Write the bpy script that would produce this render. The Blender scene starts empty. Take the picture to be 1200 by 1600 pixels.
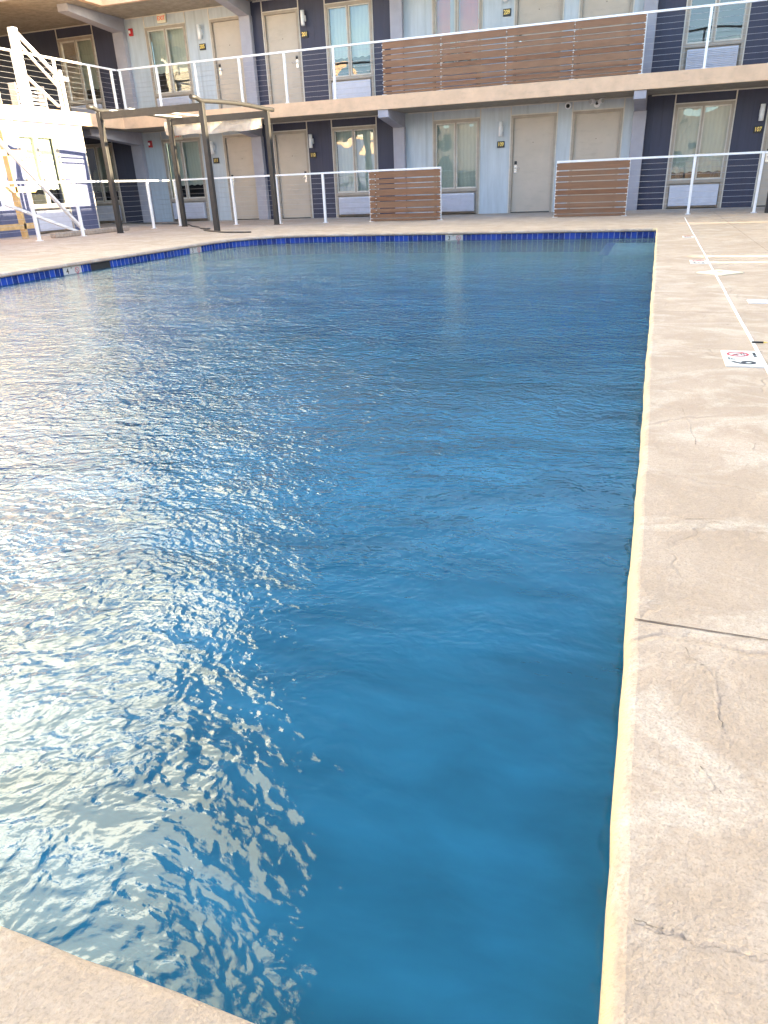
import bpy, bmesh, math, random
from mathutils import Vector, Matrix
R = math.radians
random.seed(7)
scene = bpy.context.scene
COL = scene.collection

# ------------------------------------------------------------------ helpers
class MB:
    """collects simple solids and links them as one mesh"""
    def __init__(s): s.bm = bmesh.new()
    def box(s, x0, x1, y0, y1, z0, z1, bev=0.0):
        r = bmesh.ops.create_cube(s.bm, size=1.0)
        vs = r['verts']
        for v in vs:
            v.co = Vector(((x0+x1)/2 + v.co.x*(x1-x0), (y0+y1)/2 + v.co.y*(y1-y0), (z0+z1)/2 + v.co.z*(z1-z0)))
        if bev > 0:
            es = list({e for v in vs for e in v.link_edges})
            bmesh.ops.bevel(s.bm, geom=es, offset=bev, segments=2, affect='EDGES', profile=0.5)
        return s
    def obox(s, p, q, w, h, up=(0, 0, 1), ext=0.0):
        """box beam from p to q, width w (sideways), height h (along up)"""
        p, q = Vector(p), Vector(q); d = (q-p).normalized(); u = Vector(up)
        if abs(d.dot(u)) > 0.98: u = Vector((0, 1, 0))
        side = d.cross(u).normalized(); u2 = side.cross(d).normalized()
        p = p - d*ext; q = q + d*ext
        vs = []
        for c in (p, q):
            for a, b in ((-1, -1), (1, -1), (1, 1), (-1, 1)):
                vs.append(s.bm.verts.new(c + side*(a*w/2) + u2*(b*h/2)))
        for f in ((0, 1, 2, 3), (7, 6, 5, 4), (0, 4, 5, 1), (1, 5, 6, 2), (2, 6, 7, 3), (3, 7, 4, 0)):
            s.bm.faces.new([vs[i] for i in f])
        return s
    def tube(s, pts, r, n=8, cap=True, smooth=True):
        pts = [Vector(p) for p in pts]; rings = []
        for i, p in enumerate(pts):
            a = pts[max(i-1, 0)]; b = pts[min(i+1, len(pts)-1)]
            d = (b-a).normalized(); u = Vector((0, 0, 1)) if abs(d.z) < 0.95 else Vector((0, 1, 0))
            sd = d.cross(u).normalized(); u2 = sd.cross(d)
            rr = r[i] if isinstance(r, (list, tuple)) else r
            rings.append([s.bm.verts.new(p + (sd*math.cos(t)+u2*math.sin(t))*rr) for t in [2*math.pi*k/n for k in range(n)]])
        for a, b in zip(rings, rings[1:]):
            for k in range(n):
                f = s.bm.faces.new((a[k], a[(k+1) % n], b[(k+1) % n], b[k])); f.smooth = smooth
        if cap:
            s.bm.faces.new(rings[0][::-1]); s.bm.faces.new(rings[-1])
        return s
    def poly(s, pts, thick=None, axis=(0, 0, 1)):
        vs = [s.bm.verts.new(Vector(p)) for p in pts]
        f = s.bm.faces.new(vs)
        if thick:
            r = bmesh.ops.extrude_face_region(s.bm, geom=[f])
            for v in [g for g in r['geom'] if isinstance(g, bmesh.types.BMVert)]: v.co += Vector(axis)*thick
        return s
    def ring(s, c, ro, ri, nrm='y', th=0.002, n=28):
        """flat ring (annulus) with thickness"""
        c = Vector(c)
        ax = {'y': (Vector((1, 0, 0)), Vector((0, 0, 1)), Vector((0, -1, 0))), 'x': (Vector((0, 1, 0)), Vector((0, 0, 1)), Vector((1, 0, 0))),
              'z': (Vector((1, 0, 0)), Vector((0, 1, 0)), Vector((0, 0, 1)))}[nrm]
        rows = []
        for rr, t in ((ro, 0), (ro, th), (ri, th), (ri, 0)):
            rows.append([s.bm.verts.new(c + ax[0]*rr*math.cos(2*math.pi*k/n) + ax[1]*rr*math.sin(2*math.pi*k/n) + ax[2]*t) for k in range(n)])
        for a, b in zip(rows, rows[1:]+rows[:1]):
            for k in range(n): s.bm.faces.new((a[k], a[(k+1) % n], b[(k+1) % n], b[k]))
        return s
    def build(s, name, mat, parent=None):
        bmesh.ops.recalc_face_normals(s.bm, faces=s.bm.faces)
        me = bpy.data.meshes.new(name); s.bm.to_mesh(me); s.bm.free()
        if mat: me.materials.append(mat)
        o = bpy.data.objects.new(name, me); COL.objects.link(o)
        if parent: o.parent = parent
        return o

def tag(o, label=None, cat=None, group=None, kind=None):
    if label: o['label'] = label
    if cat: o['category'] = cat
    if group: o['group'] = group
    if kind: o['kind'] = kind
    return o
def empty(name, loc=(0, 0, 0), rz=0.0):
    o = bpy.data.objects.new(name, None); COL.objects.link(o); o.location = loc; o.rotation_euler = (0, 0, rz)
    o.empty_display_size = 0.1
    return o
def kids(o): return [c for c in list(bpy.data.objects) if c.parent == o]
def copy_tree(o, parent=None):
    c = o.copy(); COL.objects.link(c)
    if parent: c.parent = parent
    for ch in kids(o):
        if ch != c: copy_tree(ch, c)
    return c
def text(name, body, size, mat, parent, mat4, extrude=0.002, sx=1.0):
    cu = bpy.data.curves.new(name, 'FONT'); cu.body = body; cu.size = size; cu.extrude = extrude
    cu.align_x = 'CENTER'; cu.align_y = 'CENTER'; cu.offset = size*0.018
    t = bpy.data.objects.new(name, cu); COL.objects.link(t)
    bpy.context.view_layer.update()
    dg = bpy.context.evaluated_depsgraph_get()
    me = bpy.data.meshes.new_from_object(t.evaluated_get(dg))
    bpy.data.objects.remove(t)
    me.transform(mat4 @ Matrix.Diagonal((sx, 1, 1, 1)))
    me.materials.clear(); me.materials.append(mat)
    o = bpy.data.objects.new(name, me); COL.objects.link(o); o.parent = parent
    return o
def frame_mat(origin, right, up):
    r = Vector(right); u = Vector(up); n = r.cross(u)
    m = Matrix((( r.x, u.x, n.x, origin[0]), (r.y, u.y, n.y, origin[1]), (r.z, u.z, n.z, origin[2]), (0, 0, 0, 1)))
    return m

# ------------------------------------------------------------------ materials
class NT:
    def __init__(s, name):
        s.m = bpy.data.materials.new(name); s.m.use_nodes = True; s.t = s.m.node_tree
        s.n = s.t.nodes; s.l = s.t.links; s.bsdf = s.n['Principled BSDF']; s.out = s.n['Material Output']
        s.co = s.n.new('ShaderNodeTexCoord').outputs['Object']
    def new(s, t, **k):
        nd = s.n.new(t)
        for a, b in k.items(): setattr(nd, a, b)
        return nd
    def set(s, sock, v):
        if hasattr(v, 'is_output') or isinstance(v, bpy.types.NodeSocket): s.l.new(v, sock)
        else: sock.default_value = v
    def map(s, scale=(1, 1, 1), loc=(0, 0, 0), rot=(0, 0, 0), src=None):
        m = s.new('ShaderNodeMapping'); s.l.new(src or s.co, m.inputs['Vector'])
        m.inputs['Scale'].default_value = scale; m.inputs['Location'].default_value = loc; m.inputs['Rotation'].default_value = rot
        return m.outputs[0]
    def noise(s, vec, scale, detail=4, rough=0.55, dist=0.0, typ='FBM'):
        n = s.new('ShaderNodeTexNoise'); s.l.new(vec, n.inputs['Vector'])
        n.inputs['Scale'].default_value = scale; n.inputs['Detail'].default_value = detail
        n.inputs['Roughness'].default_value = rough; n.inputs['Distortion'].default_value = dist
        return n.outputs['Fac']
    def noisec(s, vec, scale, detail=3):
        n = s.new('ShaderNodeTexNoise'); s.l.new(vec, n.inputs['Vector']); n.inputs['Scale'].default_value = scale
        n.inputs['Detail'].default_value = detail
        return n.outputs['Color']
    def ramp(s, f, stops, interp='LINEAR'):
        r = s.new('ShaderNodeValToRGB'); s.l.new(f, r.inputs[0]); cr = r.color_ramp; cr.interpolation = interp
        while len(cr.elements) < len(stops): cr.elements.new(0.5)
        for e, (p, c) in zip(cr.elements, stops):
            e.position = p; e.color = (c, c, c, 1) if isinstance(c, (int, float)) else tuple(c)+(1,)
        return r.outputs[0]
    def math(s, op, a, b=None, c=None, clamp=False):
        m = s.new('ShaderNodeMath', operation=op, use_clamp=clamp)
        for i, v in enumerate((a, b, c)):
            if v is not None: s.set(m.inputs[i], v)
        return m.outputs[0]
    def mix(s, f, a, b, mode='MIX'):
        m = s.new('ShaderNodeMix', data_type='RGBA', blend_type=mode)
        s.set(m.inputs[0], f)
        s.set(m.inputs[6], a if isinstance(a, bpy.types.NodeSocket) else tuple(a)+(1,))
        s.set(m.inputs[7], b if isinstance(b, bpy.types.NodeSocket) else tuple(b)+(1,))
        return m.outputs[2]
    def sep(s, v=None):
        x = s.new('ShaderNodeSeparateXYZ'); s.l.new(v or s.co, x.inputs[0]); return x.outputs
    def bump(s, h, dist=1.0, strength=1.0, normal=None):
        b = s.new('ShaderNodeBump'); s.l.new(h, b.inputs['Height']); b.inputs['Distance'].default_value = dist
        b.inputs['Strength'].default_value = strength
        if normal: s.l.new(normal, b.inputs['Normal'])
        return b.outputs[0]
    def smooth(s, v, a, b):
        m = s.new('ShaderNodeMapRange', interpolation_type='SMOOTHSTEP'); s.set(m.inputs[0], v)
        m.inputs[1].default_value = a; m.inputs[2].default_value = b
        return m.outputs[0]
    def base(s, c): s.set(s.bsdf.inputs['Base Color'], c if isinstance(c, bpy.types.NodeSocket) else tuple(c)+(1,)); return s
    def rough(s, r): s.set(s.bsdf.inputs['Roughness'], r); return s
    def normal(s, n): s.l.new(n, s.bsdf.inputs['Normal']); return s

def plain(name, col, rough=0.5, var=0.12, scale=6.0, bump=0.0, bscale=60, metal=0.0, spec=None, dirt=None):
    n = NT(name)
    f = n.noise(n.co, scale, 5, 0.6)
    lo = tuple(c*(1-var) for c in col); hi = tuple(min(1, c*(1+var)) for c in col)
    c = n.mix(n.ramp(f, [(0.3, 0.0), (0.7, 1.0)]), lo, hi)
    if dirt:
        d = n.noise(n.map((1.3, 1.3, 5)), 2.2, 6, 0.7)
        c = n.mix(n.ramp(d, [(0.55, 0.0), (0.75, 0.5)]), c, dirt)
    n.base(c); n.rough(n.ramp(n.noise(n.co, scale*2.3, 3), [(0.3, max(0, rough-0.08)), (0.7, min(1, rough+0.08))]))
    n.bsdf.inputs['Metallic'].default_value = metal
    if spec is not None: n.bsdf.inputs['Specular IOR Level'].default_value = spec
    if bump: n.normal(n.bump(n.noise(n.co, bscale, 4), bump))
    return n.m

def siding(name, col, groove=0.2, rough=0.6, dirt=(0.3, 0.3, 0.3), along='x'):
    """painted panel cladding: fine vertical grooves, faint streaks"""
    n = NT(name); x = n.sep()
    u = x[0] if along == 'x' else x[1]
    g = n.math('FRACT', n.math('DIVIDE', u, groove))
    gr = n.math('LESS_THAN', n.math('ABSOLUTE', n.math('SUBTRACT', g, 0.5)), 0.02)
    f = n.noise(n.map((6, 6, 0.6)), 2.0, 5, 0.65)
    f2 = n.noise(n.co, 0.9, 4, 0.6)
    c = n.mix(n.ramp(f, [(0.3, 0.0), (0.75, 1.0)]), tuple(v*0.86 for v in col), tuple(min(1, v*1.1) for v in col))
    c = n.mix(n.math('MULTIPLY', n.ramp(f2, [(0.5, 0.0), (0.8, 1.0)]), 0.25), c, dirt)
    c = n.mix(n.math('MULTIPLY', gr, 0.35), c, tuple(v*0.6 for v in col))
    n.base(c).rough(rough)
    n.normal(n.bump(n.math('SUBTRACT', n.math('MULTIPLY', f, 0.3), gr), 0.003))
    return n.m

def stone(name, light, tan, pale, nose=None):
    """stamped and stained concrete: mottled colour, slate-like relief, wandering cracks"""
    n = NT(name)
    warp = n.new('ShaderNodeVectorMath', operation='MULTIPLY_ADD')
    n.l.new(n.noisec(n.co, 3.0, 5), warp.inputs[0]); warp.inputs[1].default_value = (0.34, 0.34, 0.0)
    n.l.new(n.co, warp.inputs[2]); w = warp.outputs[0]
    big = n.noise(w, 1.15, 6, 0.62, 0.6)
    mid = n.noise(n.map((1, 1, 1), (3.1, 7.7, 0)), 5.0, 7, 0.68, 0.5)
    fine = n.noise(n.co, 80, 5, 0.72)
    grit = n.noise(n.co, 230, 2, 0.6)
    blot = n.noise(n.map((1, 1.5, 1), (11, 2, 0)), 2.6, 8, 0.7, 1.0)
    c = n.mix(n.ramp(big, [(0.38, 0.0), (0.62, 1.0)]), tan, light)
    c = n.mix(n.ramp(mid, [(0.44, 0.0), (0.60, 0.9)]), c, tan)
    c = n.mix(n.ramp(blot, [(0.50, 0.0), (0.64, 0.65)]), c, pale)
    c = n.mix(n.math('MULTIPLY', n.ramp(grit, [(0.28, 1.0), (0.50, 0.0)]), 0.6), c, tuple(v*0.55 for v in tan))
    c = n.mix(n.math('MULTIPLY', n.ramp(fine, [(0.38, 1.0), (0.60, 0.0)]), 0.38), c, tuple(v*0.75 for v in tan))
    # cracks / slate ridges
    v = n.new('ShaderNodeTexVoronoi', feature='DISTANCE_TO_EDGE'); n.l.new(w, v.inputs['Vector']); v.inputs['Scale'].default_value = 1.35
    mask = n.ramp(n.noise(n.map((1, 1, 1), (5, 1, 0)), 1.7, 3, 0.6), [(0.44, 0.0), (0.54, 1.0)])
    line = n.math('MULTIPLY', n.ramp(v.outputs[0], [(0.0, 1.0), (0.010, 0.0)]), mask)
    lip = n.math('MULTIPLY', n.ramp(v.outputs[0], [(0.004, 0.0), (0.016, 1.0), (0.05, 0.0)]), mask)
    v2 = n.new('ShaderNodeTexVoronoi', feature='DISTANCE_TO_EDGE'); n.l.new(n.map((1, 1, 1), (2.3, 0.7, 0), src=w), v2.inputs['Vector']); v2.inputs['Scale'].default_value = 3.1
    mask2 = n.ramp(n.noise(n.map((1, 1, 1), (9, 4, 0)), 2.9, 3, 0.6), [(0.54, 0.0), (0.62, 1.0)])
    line2 = n.math('MULTIPLY', n.ramp(v2.outputs[0], [(0.0, 1.0), (0.022, 0.0)]), mask2)
    c = n.mix(n.math('MULTIPLY', lip, 0.12), c, tuple(min(1, q*1.05) for q in pale))
    c = n.mix(n.math('MULTIPLY', line, 0.10), c, tuple(v*0.38 for v in tan))
    c = n.mix(n.math('MULTIPLY', line2, 0.3), c, tuple(v*0.5 for v in tan))
    if nose:   # warm bounced sunlight painted as a yellow-cream band on the right lip
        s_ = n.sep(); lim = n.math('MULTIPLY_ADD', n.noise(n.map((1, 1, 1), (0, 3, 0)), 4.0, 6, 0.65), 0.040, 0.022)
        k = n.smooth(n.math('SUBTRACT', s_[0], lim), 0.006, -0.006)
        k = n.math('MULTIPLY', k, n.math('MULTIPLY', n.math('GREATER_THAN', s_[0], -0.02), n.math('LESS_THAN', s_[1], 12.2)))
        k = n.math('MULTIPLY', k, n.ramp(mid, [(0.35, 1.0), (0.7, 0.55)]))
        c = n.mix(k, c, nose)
    # dark specks
    sp = n.new('ShaderNodeTexVoronoi'); n.l.new(n.co, sp.inputs['Vector']); sp.inputs['Scale'].default_value = 2.6
    c = n.mix(n.ramp(sp.outputs[0], [(0.018, 0.75), (0.028, 0.0)]), c, (0.1, 0.08, 0.07))
    n.base(c).rough(0.72)
    h = n.math('ADD', n.math('MULTIPLY', mid, 0.010), n.math('MULTIPLY', fine, 0.0046))
    h = n.math('ADD', h, n.math('MULTIPLY', big, 0.02))
    h = n.math('ADD', h, n.math('MULTIPLY', n.noise(n.map((1, 1.3, 1)), 42, 3, 0.6), 0.003))
    h = n.math('ADD', h, n.math('MULTIPLY', grit, 0.0004))
    h = n.math('ADD', h, n.math('MULTIPLY', lip, 0.002))
    h = n.math('SUBTRACT', h, n.math('MULTIPLY', line, 0.0025))
    h = n.math('SUBTRACT', h, n.math('MULTIPLY', line2, 0.0016))
    n.normal(n.bump(h, 1.0, 0.8))
    return n.m

M = {}
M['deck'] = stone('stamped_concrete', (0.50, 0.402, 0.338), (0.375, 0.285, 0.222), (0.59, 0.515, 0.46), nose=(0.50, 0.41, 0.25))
# M['nose'] = stone('coping_edge', (0.62, 0.50, 0.31), (0.50, 0.38, 0.22), (0.68, 0.58, 0.42))
M['blue_wall'] = siding('light_blue_cladding', (0.46, 0.52, 0.585), 1.22)
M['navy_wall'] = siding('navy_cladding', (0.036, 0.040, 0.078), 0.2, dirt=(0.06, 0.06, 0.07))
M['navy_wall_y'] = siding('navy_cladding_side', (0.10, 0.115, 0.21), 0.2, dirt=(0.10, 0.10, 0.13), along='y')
M['trim'] = plain('pale_trim', (0.58, 0.55, 0.50), 0.5)
M['taupe'] = plain('taupe_paint', (0.34, 0.295, 0.25), 0.5, dirt=(0.22, 0.19, 0.16))
M['door'] = plain('door_paint', (0.46, 0.40, 0.34), 0.45, 0.06, 2.5, dirt=(0.33, 0.28, 0.24))
M['column'] = plain('lilac_grey_paint', (0.32, 0.32, 0.38), 0.6, 0.1, 3, 0.002, 90)
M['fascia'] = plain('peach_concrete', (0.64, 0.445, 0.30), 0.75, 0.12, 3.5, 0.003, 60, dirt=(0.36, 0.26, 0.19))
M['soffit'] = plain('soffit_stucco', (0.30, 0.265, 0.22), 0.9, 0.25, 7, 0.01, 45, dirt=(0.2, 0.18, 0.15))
M['white'] = plain('white_paint', (0.78, 0.79, 0.82), 0.35, 0.05, 5, dirt=(0.62, 0.6, 0.56))
M['steel'] = plain('steel_cable', (0.40, 0.41, 0.45), 0.35, 0.1, 30, metal=0.6)
M['chrome'] = plain('brushed_chrome', (0.70, 0.70, 0.70), 0.25, 0.1, 60, metal=0.9)
M['black'] = plain('black_paint', (0.018, 0.018, 0.02), 0.45, 0.3, 20)
M['bronze'] = plain('dark_bronze_aluminium', (0.030, 0.028, 0.027), 0.45, 0.2, 9, metal=0.0)
M['ac'] = plain('unit_grey', (0.54, 0.56, 0.66), 0.5, 0.06, 8, dirt=(0.36, 0.36, 0.4))
M['red'] = plain('alarm_red', (0.42, 0.02, 0.025), 0.35)
M['exitred'] = plain('exit_red', (0.80, 0.12, 0.05), 0.5, 0.05)
M['gold'] = plain('gold_numerals', (0.95, 0.68, 0.16), 0.3, 0.05, 60)
M['cream'] = plain('cream_plastic', (0.72, 0.68, 0.55), 0.5, 0.08, 8, dirt=(0.5, 0.46, 0.36))
M['inkblack'] = plain('ink_black', (0.02, 0.02, 0.025), 0.5)
M['inkred'] = plain('ink_red', (0.42, 0.03, 0.05), 0.5)
M['glaze'] = plain('white_glaze', (0.46, 0.46, 0.46), 0.2, 0.04, 20, dirt=(0.66, 0.64, 0.6))
M['glaze_deck'] = plain('worn_white_tile', (0.66, 0.66, 0.66), 0.4, 0.06, 20, dirt=(0.52, 0.49, 0.45))
M['lumber'] = plain('tan_lumber', (0.52, 0.36, 0.17), 0.7, 0.2, 12, dirt=(0.34, 0.24, 0.13))
M['curb'] = plain('grey_concrete', (0.36, 0.30, 0.25), 0.85, 0.25, 14, 0.01, 60)
M['rubber'] = plain('rubber_hose', (0.05, 0.045, 0.045), 0.5)
M['peach'] = plain('peach_stucco', (0.62, 0.45, 0.35), 0.8, 0.1, 2, 0.01, 40)
M['stucco'] = plain('pale_stucco', (0.55, 0.52, 0.48), 0.8, 0.1, 2, 0.01, 40)
M['dark'] = plain('room_dark', (0.02, 0.02, 0.022), 0.8)
M['curtain'] = None
n = NT('sheer_curtain'); x = n.sep()
wv = n.math('SINE', n.math('ADD', n.math('MULTIPLY', n.math('ADD', x[0], x[1]), 70), n.math('MULTIPLY', n.noise(n.co, 3, 2), 9)))
n.base(n.mix(n.math('MULTIPLY_ADD', wv, 0.5, 0.5), (0.64, 0.68, 0.63), (0.70, 0.74, 0.68))).rough(0.9); M['curtain'] = n.m
n = NT('canvas'); f = n.noise(n.co, 5, 6, 0.65)
n.base(n.mix(n.ramp(f, [(0.35, 0.0), (0.7, 1.0)]), (0.60, 0.52, 0.44), (0.78, 0.70, 0.61))).rough(0.9)
n.normal(n.bump(n.noise(n.map((1, 1, 3)), 14, 3), 0.02)); M['canvas'] = n.m

# pane glass: thin reflective sheet
n = NT('window_glass'); fr = n.new('ShaderNodeFresnel'); fr.inputs[0].default_value = 1.55
wob = n.bump(n.noise(n.co, 1.6, 1), 0.012)
n.l.new(wob, fr.inputs['Normal'])
gl = n.new('ShaderNodeBsdfGlossy'); gl.inputs['Roughness'].default_value = 0.01; gl.inputs['Color'].default_value = (0.9, 0.95, 1, 1); n.l.new(wob, gl.inputs['Normal'])
tr = n.new('ShaderNodeBsdfTransparent'); tr.inputs[0].default_value = (0.80, 0.84, 0.82, 1)
mx = n.new('ShaderNodeMixShader'); n.l.new(n.math('MULTIPLY_ADD', fr.outputs[0], 1.3, 0.07, clamp=True), mx.inputs[0])
n.l.new(tr.outputs[0], mx.inputs[1]); n.l.new(gl.outputs[0], mx.inputs[2]); n.l.new(mx.outputs[0], n.out.inputs[0]); M['glass'] = n.m

n = NT('orange_bands'); x = n.sep()
st = n.math('FRACT', n.math('MULTIPLY_ADD', x[0], 1.45, 0.60))
n.base(n.mix(n.ramp(st, [(0.0, 0.0), (0.42, 0.0), (0.47, 1.0), (0.75, 1.0), (0.8, 0.0)]), (0.80, 0.22, 0.10), (0.60, 0.54, 0.46))).rough(0.9); M['orange'] = n.m  # orange and pale vertical bands for one upper window
# wood slats
n = NT('ipe_boards'); x = n.sep()
row = n.math('FLOOR', n.math('DIVIDE', x[2], 0.105))
cmb = n.new('ShaderNodeCombineXYZ'); n.l.new(n.math('MULTIPLY', x[0], 0.6), cmb.inputs[0]); n.l.new(n.math('MULTIPLY', x[2], 22), cmb.inputs[2]); n.l.new(row, cmb.inputs[1])
g1 = n.noise(cmb.outputs[0], 4.0, 7, 0.68, 0.6)
c = n.ramp(g1, [(0.28, (0.090, 0.036, 0.015)), (0.5, (0.175, 0.074, 0.031)), (0.72, (0.27, 0.130, 0.062))])
wn = n.new('ShaderNodeTexWhiteNoise', noise_dimensions='1D'); n.l.new(row, wn.inputs['W'])
c = n.mix(n.math('MULTIPLY', wn.outputs[0], 0.45), c, (0.27, 0.165, 0.10))
c = n.mix(n.ramp(n.noise(n.co, 2.4, 5, 0.7), [(0.5, 0.0), (0.75, 0.2)]), c, (0.33, 0.22, 0.15))
n.base(c).rough(0.6); n.normal(n.bump(g1, 0.004)); M['wood'] = n.m

# waterline tiles (uses u along the wall)
def tile_mat():
    n = NT('blue_waterline_tiles'); uv = n.new('ShaderNodeUVMap'); uv.uv_map = 'UVMap'
    s = n.sep(uv.outputs[0]); tw = 0.0835
    q = n.math('DIVIDE', s[0], tw); fr = n.math('FRACT', q); fl = n.math('FLOOR', q)
    g = n.math('GREATER_THAN', n.math('ABSOLUTE', n.math('SUBTRACT', fr, 0.5)), 0.452)
    zt = n.math('GREATER_THAN', n.math('ABSOLUTE', n.math('SUBTRACT', s[1], 0.128)), 0.1235)
    gg = n.math('MAXIMUM', g, n.math('LESS_THAN', n.math('ABSOLUTE', n.math('ADD', s[1], 0.155)), 0.004))
    wn = n.new('ShaderNodeTexWhiteNoise', noise_dimensions='1D'); n.l.new(fl, wn.inputs['W'])
    c = n.mix(wn.outputs[0], (0.004, 0.012, 0.11), (0.014, 0.055, 0.38))
    c = n.mix(n.ramp(n.noise(n.co, 30, 4, 0.7), [(0.4, 0.0), (0.7, 0.6)]), c, (0.03, 0.09, 0.42))
    c = n.mix(n.math('MULTIPLY', gg, 0.75), c, (0.34, 0.40, 0.52))
    n.base(c); n.rough(n.math('MULTIPLY_ADD', gg, 0.5, 0.12))
    n.normal(n.bump(n.math('SUBTRACT', 1.0, gg), 0.002))
    return n.m
M['tile'] = tile_mat()
n = NT('pool_plaster')
c = n.mix(n.ramp(n.noise(n.co, 0.8, 5), [(0.3, 0.0), (0.7, 1.0)]), (0.20, 0.42, 0.50), (0.32, 0.55, 0.62))
n.base(c).rough(0.8); M['plaster'] = n.m
M['ledge_tile'] = plain('ledge_tile_blue', (0.05, 0.06, 0.50), 0.4, 0.3, 12)

# ------------------------------------------------------------------ pool water
def water_mat():
    n = NT('pool_water')
    n.n.remove(n.bsdf)
    w = n.new('ShaderNodeVectorMath', operation='MULTIPLY_ADD')
    n.l.new(n.noisec(n.co, 1.1, 3), w.inputs[0]); w.inputs[1].default_value = (0.35, 0.35, 0.0); n.l.new(n.co, w.inputs[2]); w = w.outputs[0]
    swell = n.noise(n.map((1, 1.5, 1), rot=(0, 0, R(25)), src=w), 1.6, 2, 0.5)
    rip = n.noise(n.map((0.85, 1.6, 1), rot=(0, 0, R(-10)), src=w), 7.5, 2, 0.5, 0.2)
    chop = n.noise(n.map((1.05, 1.25, 1), rot=(0, 0, R(-16)), src=w), 27.0, 1, 0.5, 0.35)
    fine = n.noise(n.map((1, 1.3, 1), (4, 9, 0), src=w), 47.0, 1, 0.5, 0.3)
    micro = n.noise(n.map((1, 1.2, 1), (7, 2, 0), src=w), 95.0, 3, 0.6)
    s = n.sep()
    # the breeze ruffles the water unevenly: rougher patches to the left and towards the far end
    calm = n.smooth(n.math('ADD', n.math('ADD', n.math('DIVIDE', n.math('MULTIPLY', s[0], -0.9), n.math('ADD', s[1], 0.5)), n.math('MULTIPLY', s[1], 0.12)), n.math('MULTIPLY', n.noise(n.co, 1.6, 3), 0.3)), 0.33, 0.85)
    amp = n.math('MULTIPLY', n.math('MULTIPLY_ADD', calm, 0.80, 0.20), n.math('ADD', n.math('MULTIPLY_ADD', n.smooth(s[1], 0.5, 3.0), 0.72, 0.52), n.math('MULTIPLY', n.smooth(s[1], 5.0, 11.0), 0.5)))
    gust = n.ramp(n.noise(n.map((0.8, 1.5, 1), (2, 6, 0), src=w), 3.2, 3, 0.6), [(0.36, 0.38), (0.62, 1.15)])
    near = n.math('MULTIPLY_ADD', n.smooth(s[1], 1.0, 4.0), -1.0, 1.0)
    amp = n.math('MULTIPLY', amp, n.math('ADD', n.math('MULTIPLY', gust, near), n.math('SUBTRACT', 1.05, near)))
    h = n.math('ADD', n.math('MULTIPLY', swell, 0.011), n.math('MULTIPLY', n.math('ADD', n.math('MULTIPLY', rip, 0.0095), n.math('ADD', n.math('MULTIPLY', chop, 0.0092), n.math('ADD', n.math('MULTIPLY', fine, 0.0042), n.math('MULTIPLY', micro, 0.0011)))), amp))
    nrm = n.bump(h, 1.0, 1.0)
    fr = n.new('ShaderNodeFresnel'); fr.inputs[0].default_value = 1.42; n.l.new(nrm, fr.inputs['Normal'])
    gl = n.new('ShaderNodeBsdfGlossy'); gl.inputs['Roughness'].default_value = 0.0; n.l.new(nrm, gl.inputs['Normal'])
    df = n.new('ShaderNodeBsdfDiffuse'); n.l.new(nrm, df.inputs['Normal'])
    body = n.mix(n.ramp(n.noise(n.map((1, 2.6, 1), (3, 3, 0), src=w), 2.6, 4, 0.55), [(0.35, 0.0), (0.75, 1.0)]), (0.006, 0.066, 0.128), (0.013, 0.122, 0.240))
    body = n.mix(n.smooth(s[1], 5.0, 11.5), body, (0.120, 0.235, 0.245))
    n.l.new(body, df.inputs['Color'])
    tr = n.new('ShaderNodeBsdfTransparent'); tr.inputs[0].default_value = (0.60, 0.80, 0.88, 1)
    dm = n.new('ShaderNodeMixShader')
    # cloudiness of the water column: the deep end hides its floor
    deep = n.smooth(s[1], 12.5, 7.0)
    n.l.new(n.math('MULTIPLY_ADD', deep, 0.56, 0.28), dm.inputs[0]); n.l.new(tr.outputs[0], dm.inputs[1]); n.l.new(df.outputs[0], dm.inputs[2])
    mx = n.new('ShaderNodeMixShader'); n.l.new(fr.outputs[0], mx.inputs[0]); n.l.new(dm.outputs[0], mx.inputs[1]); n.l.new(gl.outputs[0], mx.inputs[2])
    n.l.new(mx.outputs[0], n.out.inputs[0])
    return n.m
M['water'] = water_mat()

# ------------------------------------------------------------------ the ground with the pool
XR, XLp, YN, YP = 0.032, -6.86, 0.353, 12.14
WZ = -0.132
cor = [(XLp, 10.9), (-6.75, 11.35), (-6.52, 11.72), (-6.15, 11.98), (-5.65, 12.11), (-5.1, YP)]
corner_pts = [(XR, YN), (XR, YP)] + [p for p in cor[::-1]] + [(XLp, YN)]
def resample(pts, step=0.05):
    out = []; k = len(pts)
    for i in range(k):
        a = Vector(pts[i]).to_3d(); b = Vector(pts[(i+1) % k]).to_3d(); L = (b-a).length; m = max(1, int(round(L/step)))
        for j in range(m): out.append(a.lerp(b, j/m))
    return out
# densify: finer near the viewer's end of the pool
def outline(step=0.06):
    return resample(corner_pts, step)
O = outline()
NO = len(O)
def offset(pts, d, wob=0.0):
    """offset the closed outline; d>0 goes outwards (away from the water)"""
    out = []; k = len(pts)
    for i, p in enumerate(pts):
        a = pts[i-1]; b = pts[(i+1) % k]
        t1 = (p-a).normalized(); t2 = (b-p).normalized()
        n1 = Vector((t1.y, -t1.x, 0)); n2 = Vector((t2.y, -t2.x, 0))
        nn = (n1+n2); nn.normalize(); sc = 1/max(0.5, nn.dot(n1))
        w = 0
        if wob:
            w = wob*(math.sin(p.x*5.1+p.y*3.3)+0.7*math.sin(p.x*13.7-p.y*11.9+1)+0.45*math.sin(p.x*29-p.y*31+2)+0.3*math.sin(p.x*61+p.y*57))
        out.append(p+nn*(d*sc+w))
    return out
area = sum(O[i].x*O[(i+1) % NO].y-O[(i+1) % NO].x*O[i].y for i in range(NO))
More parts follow.
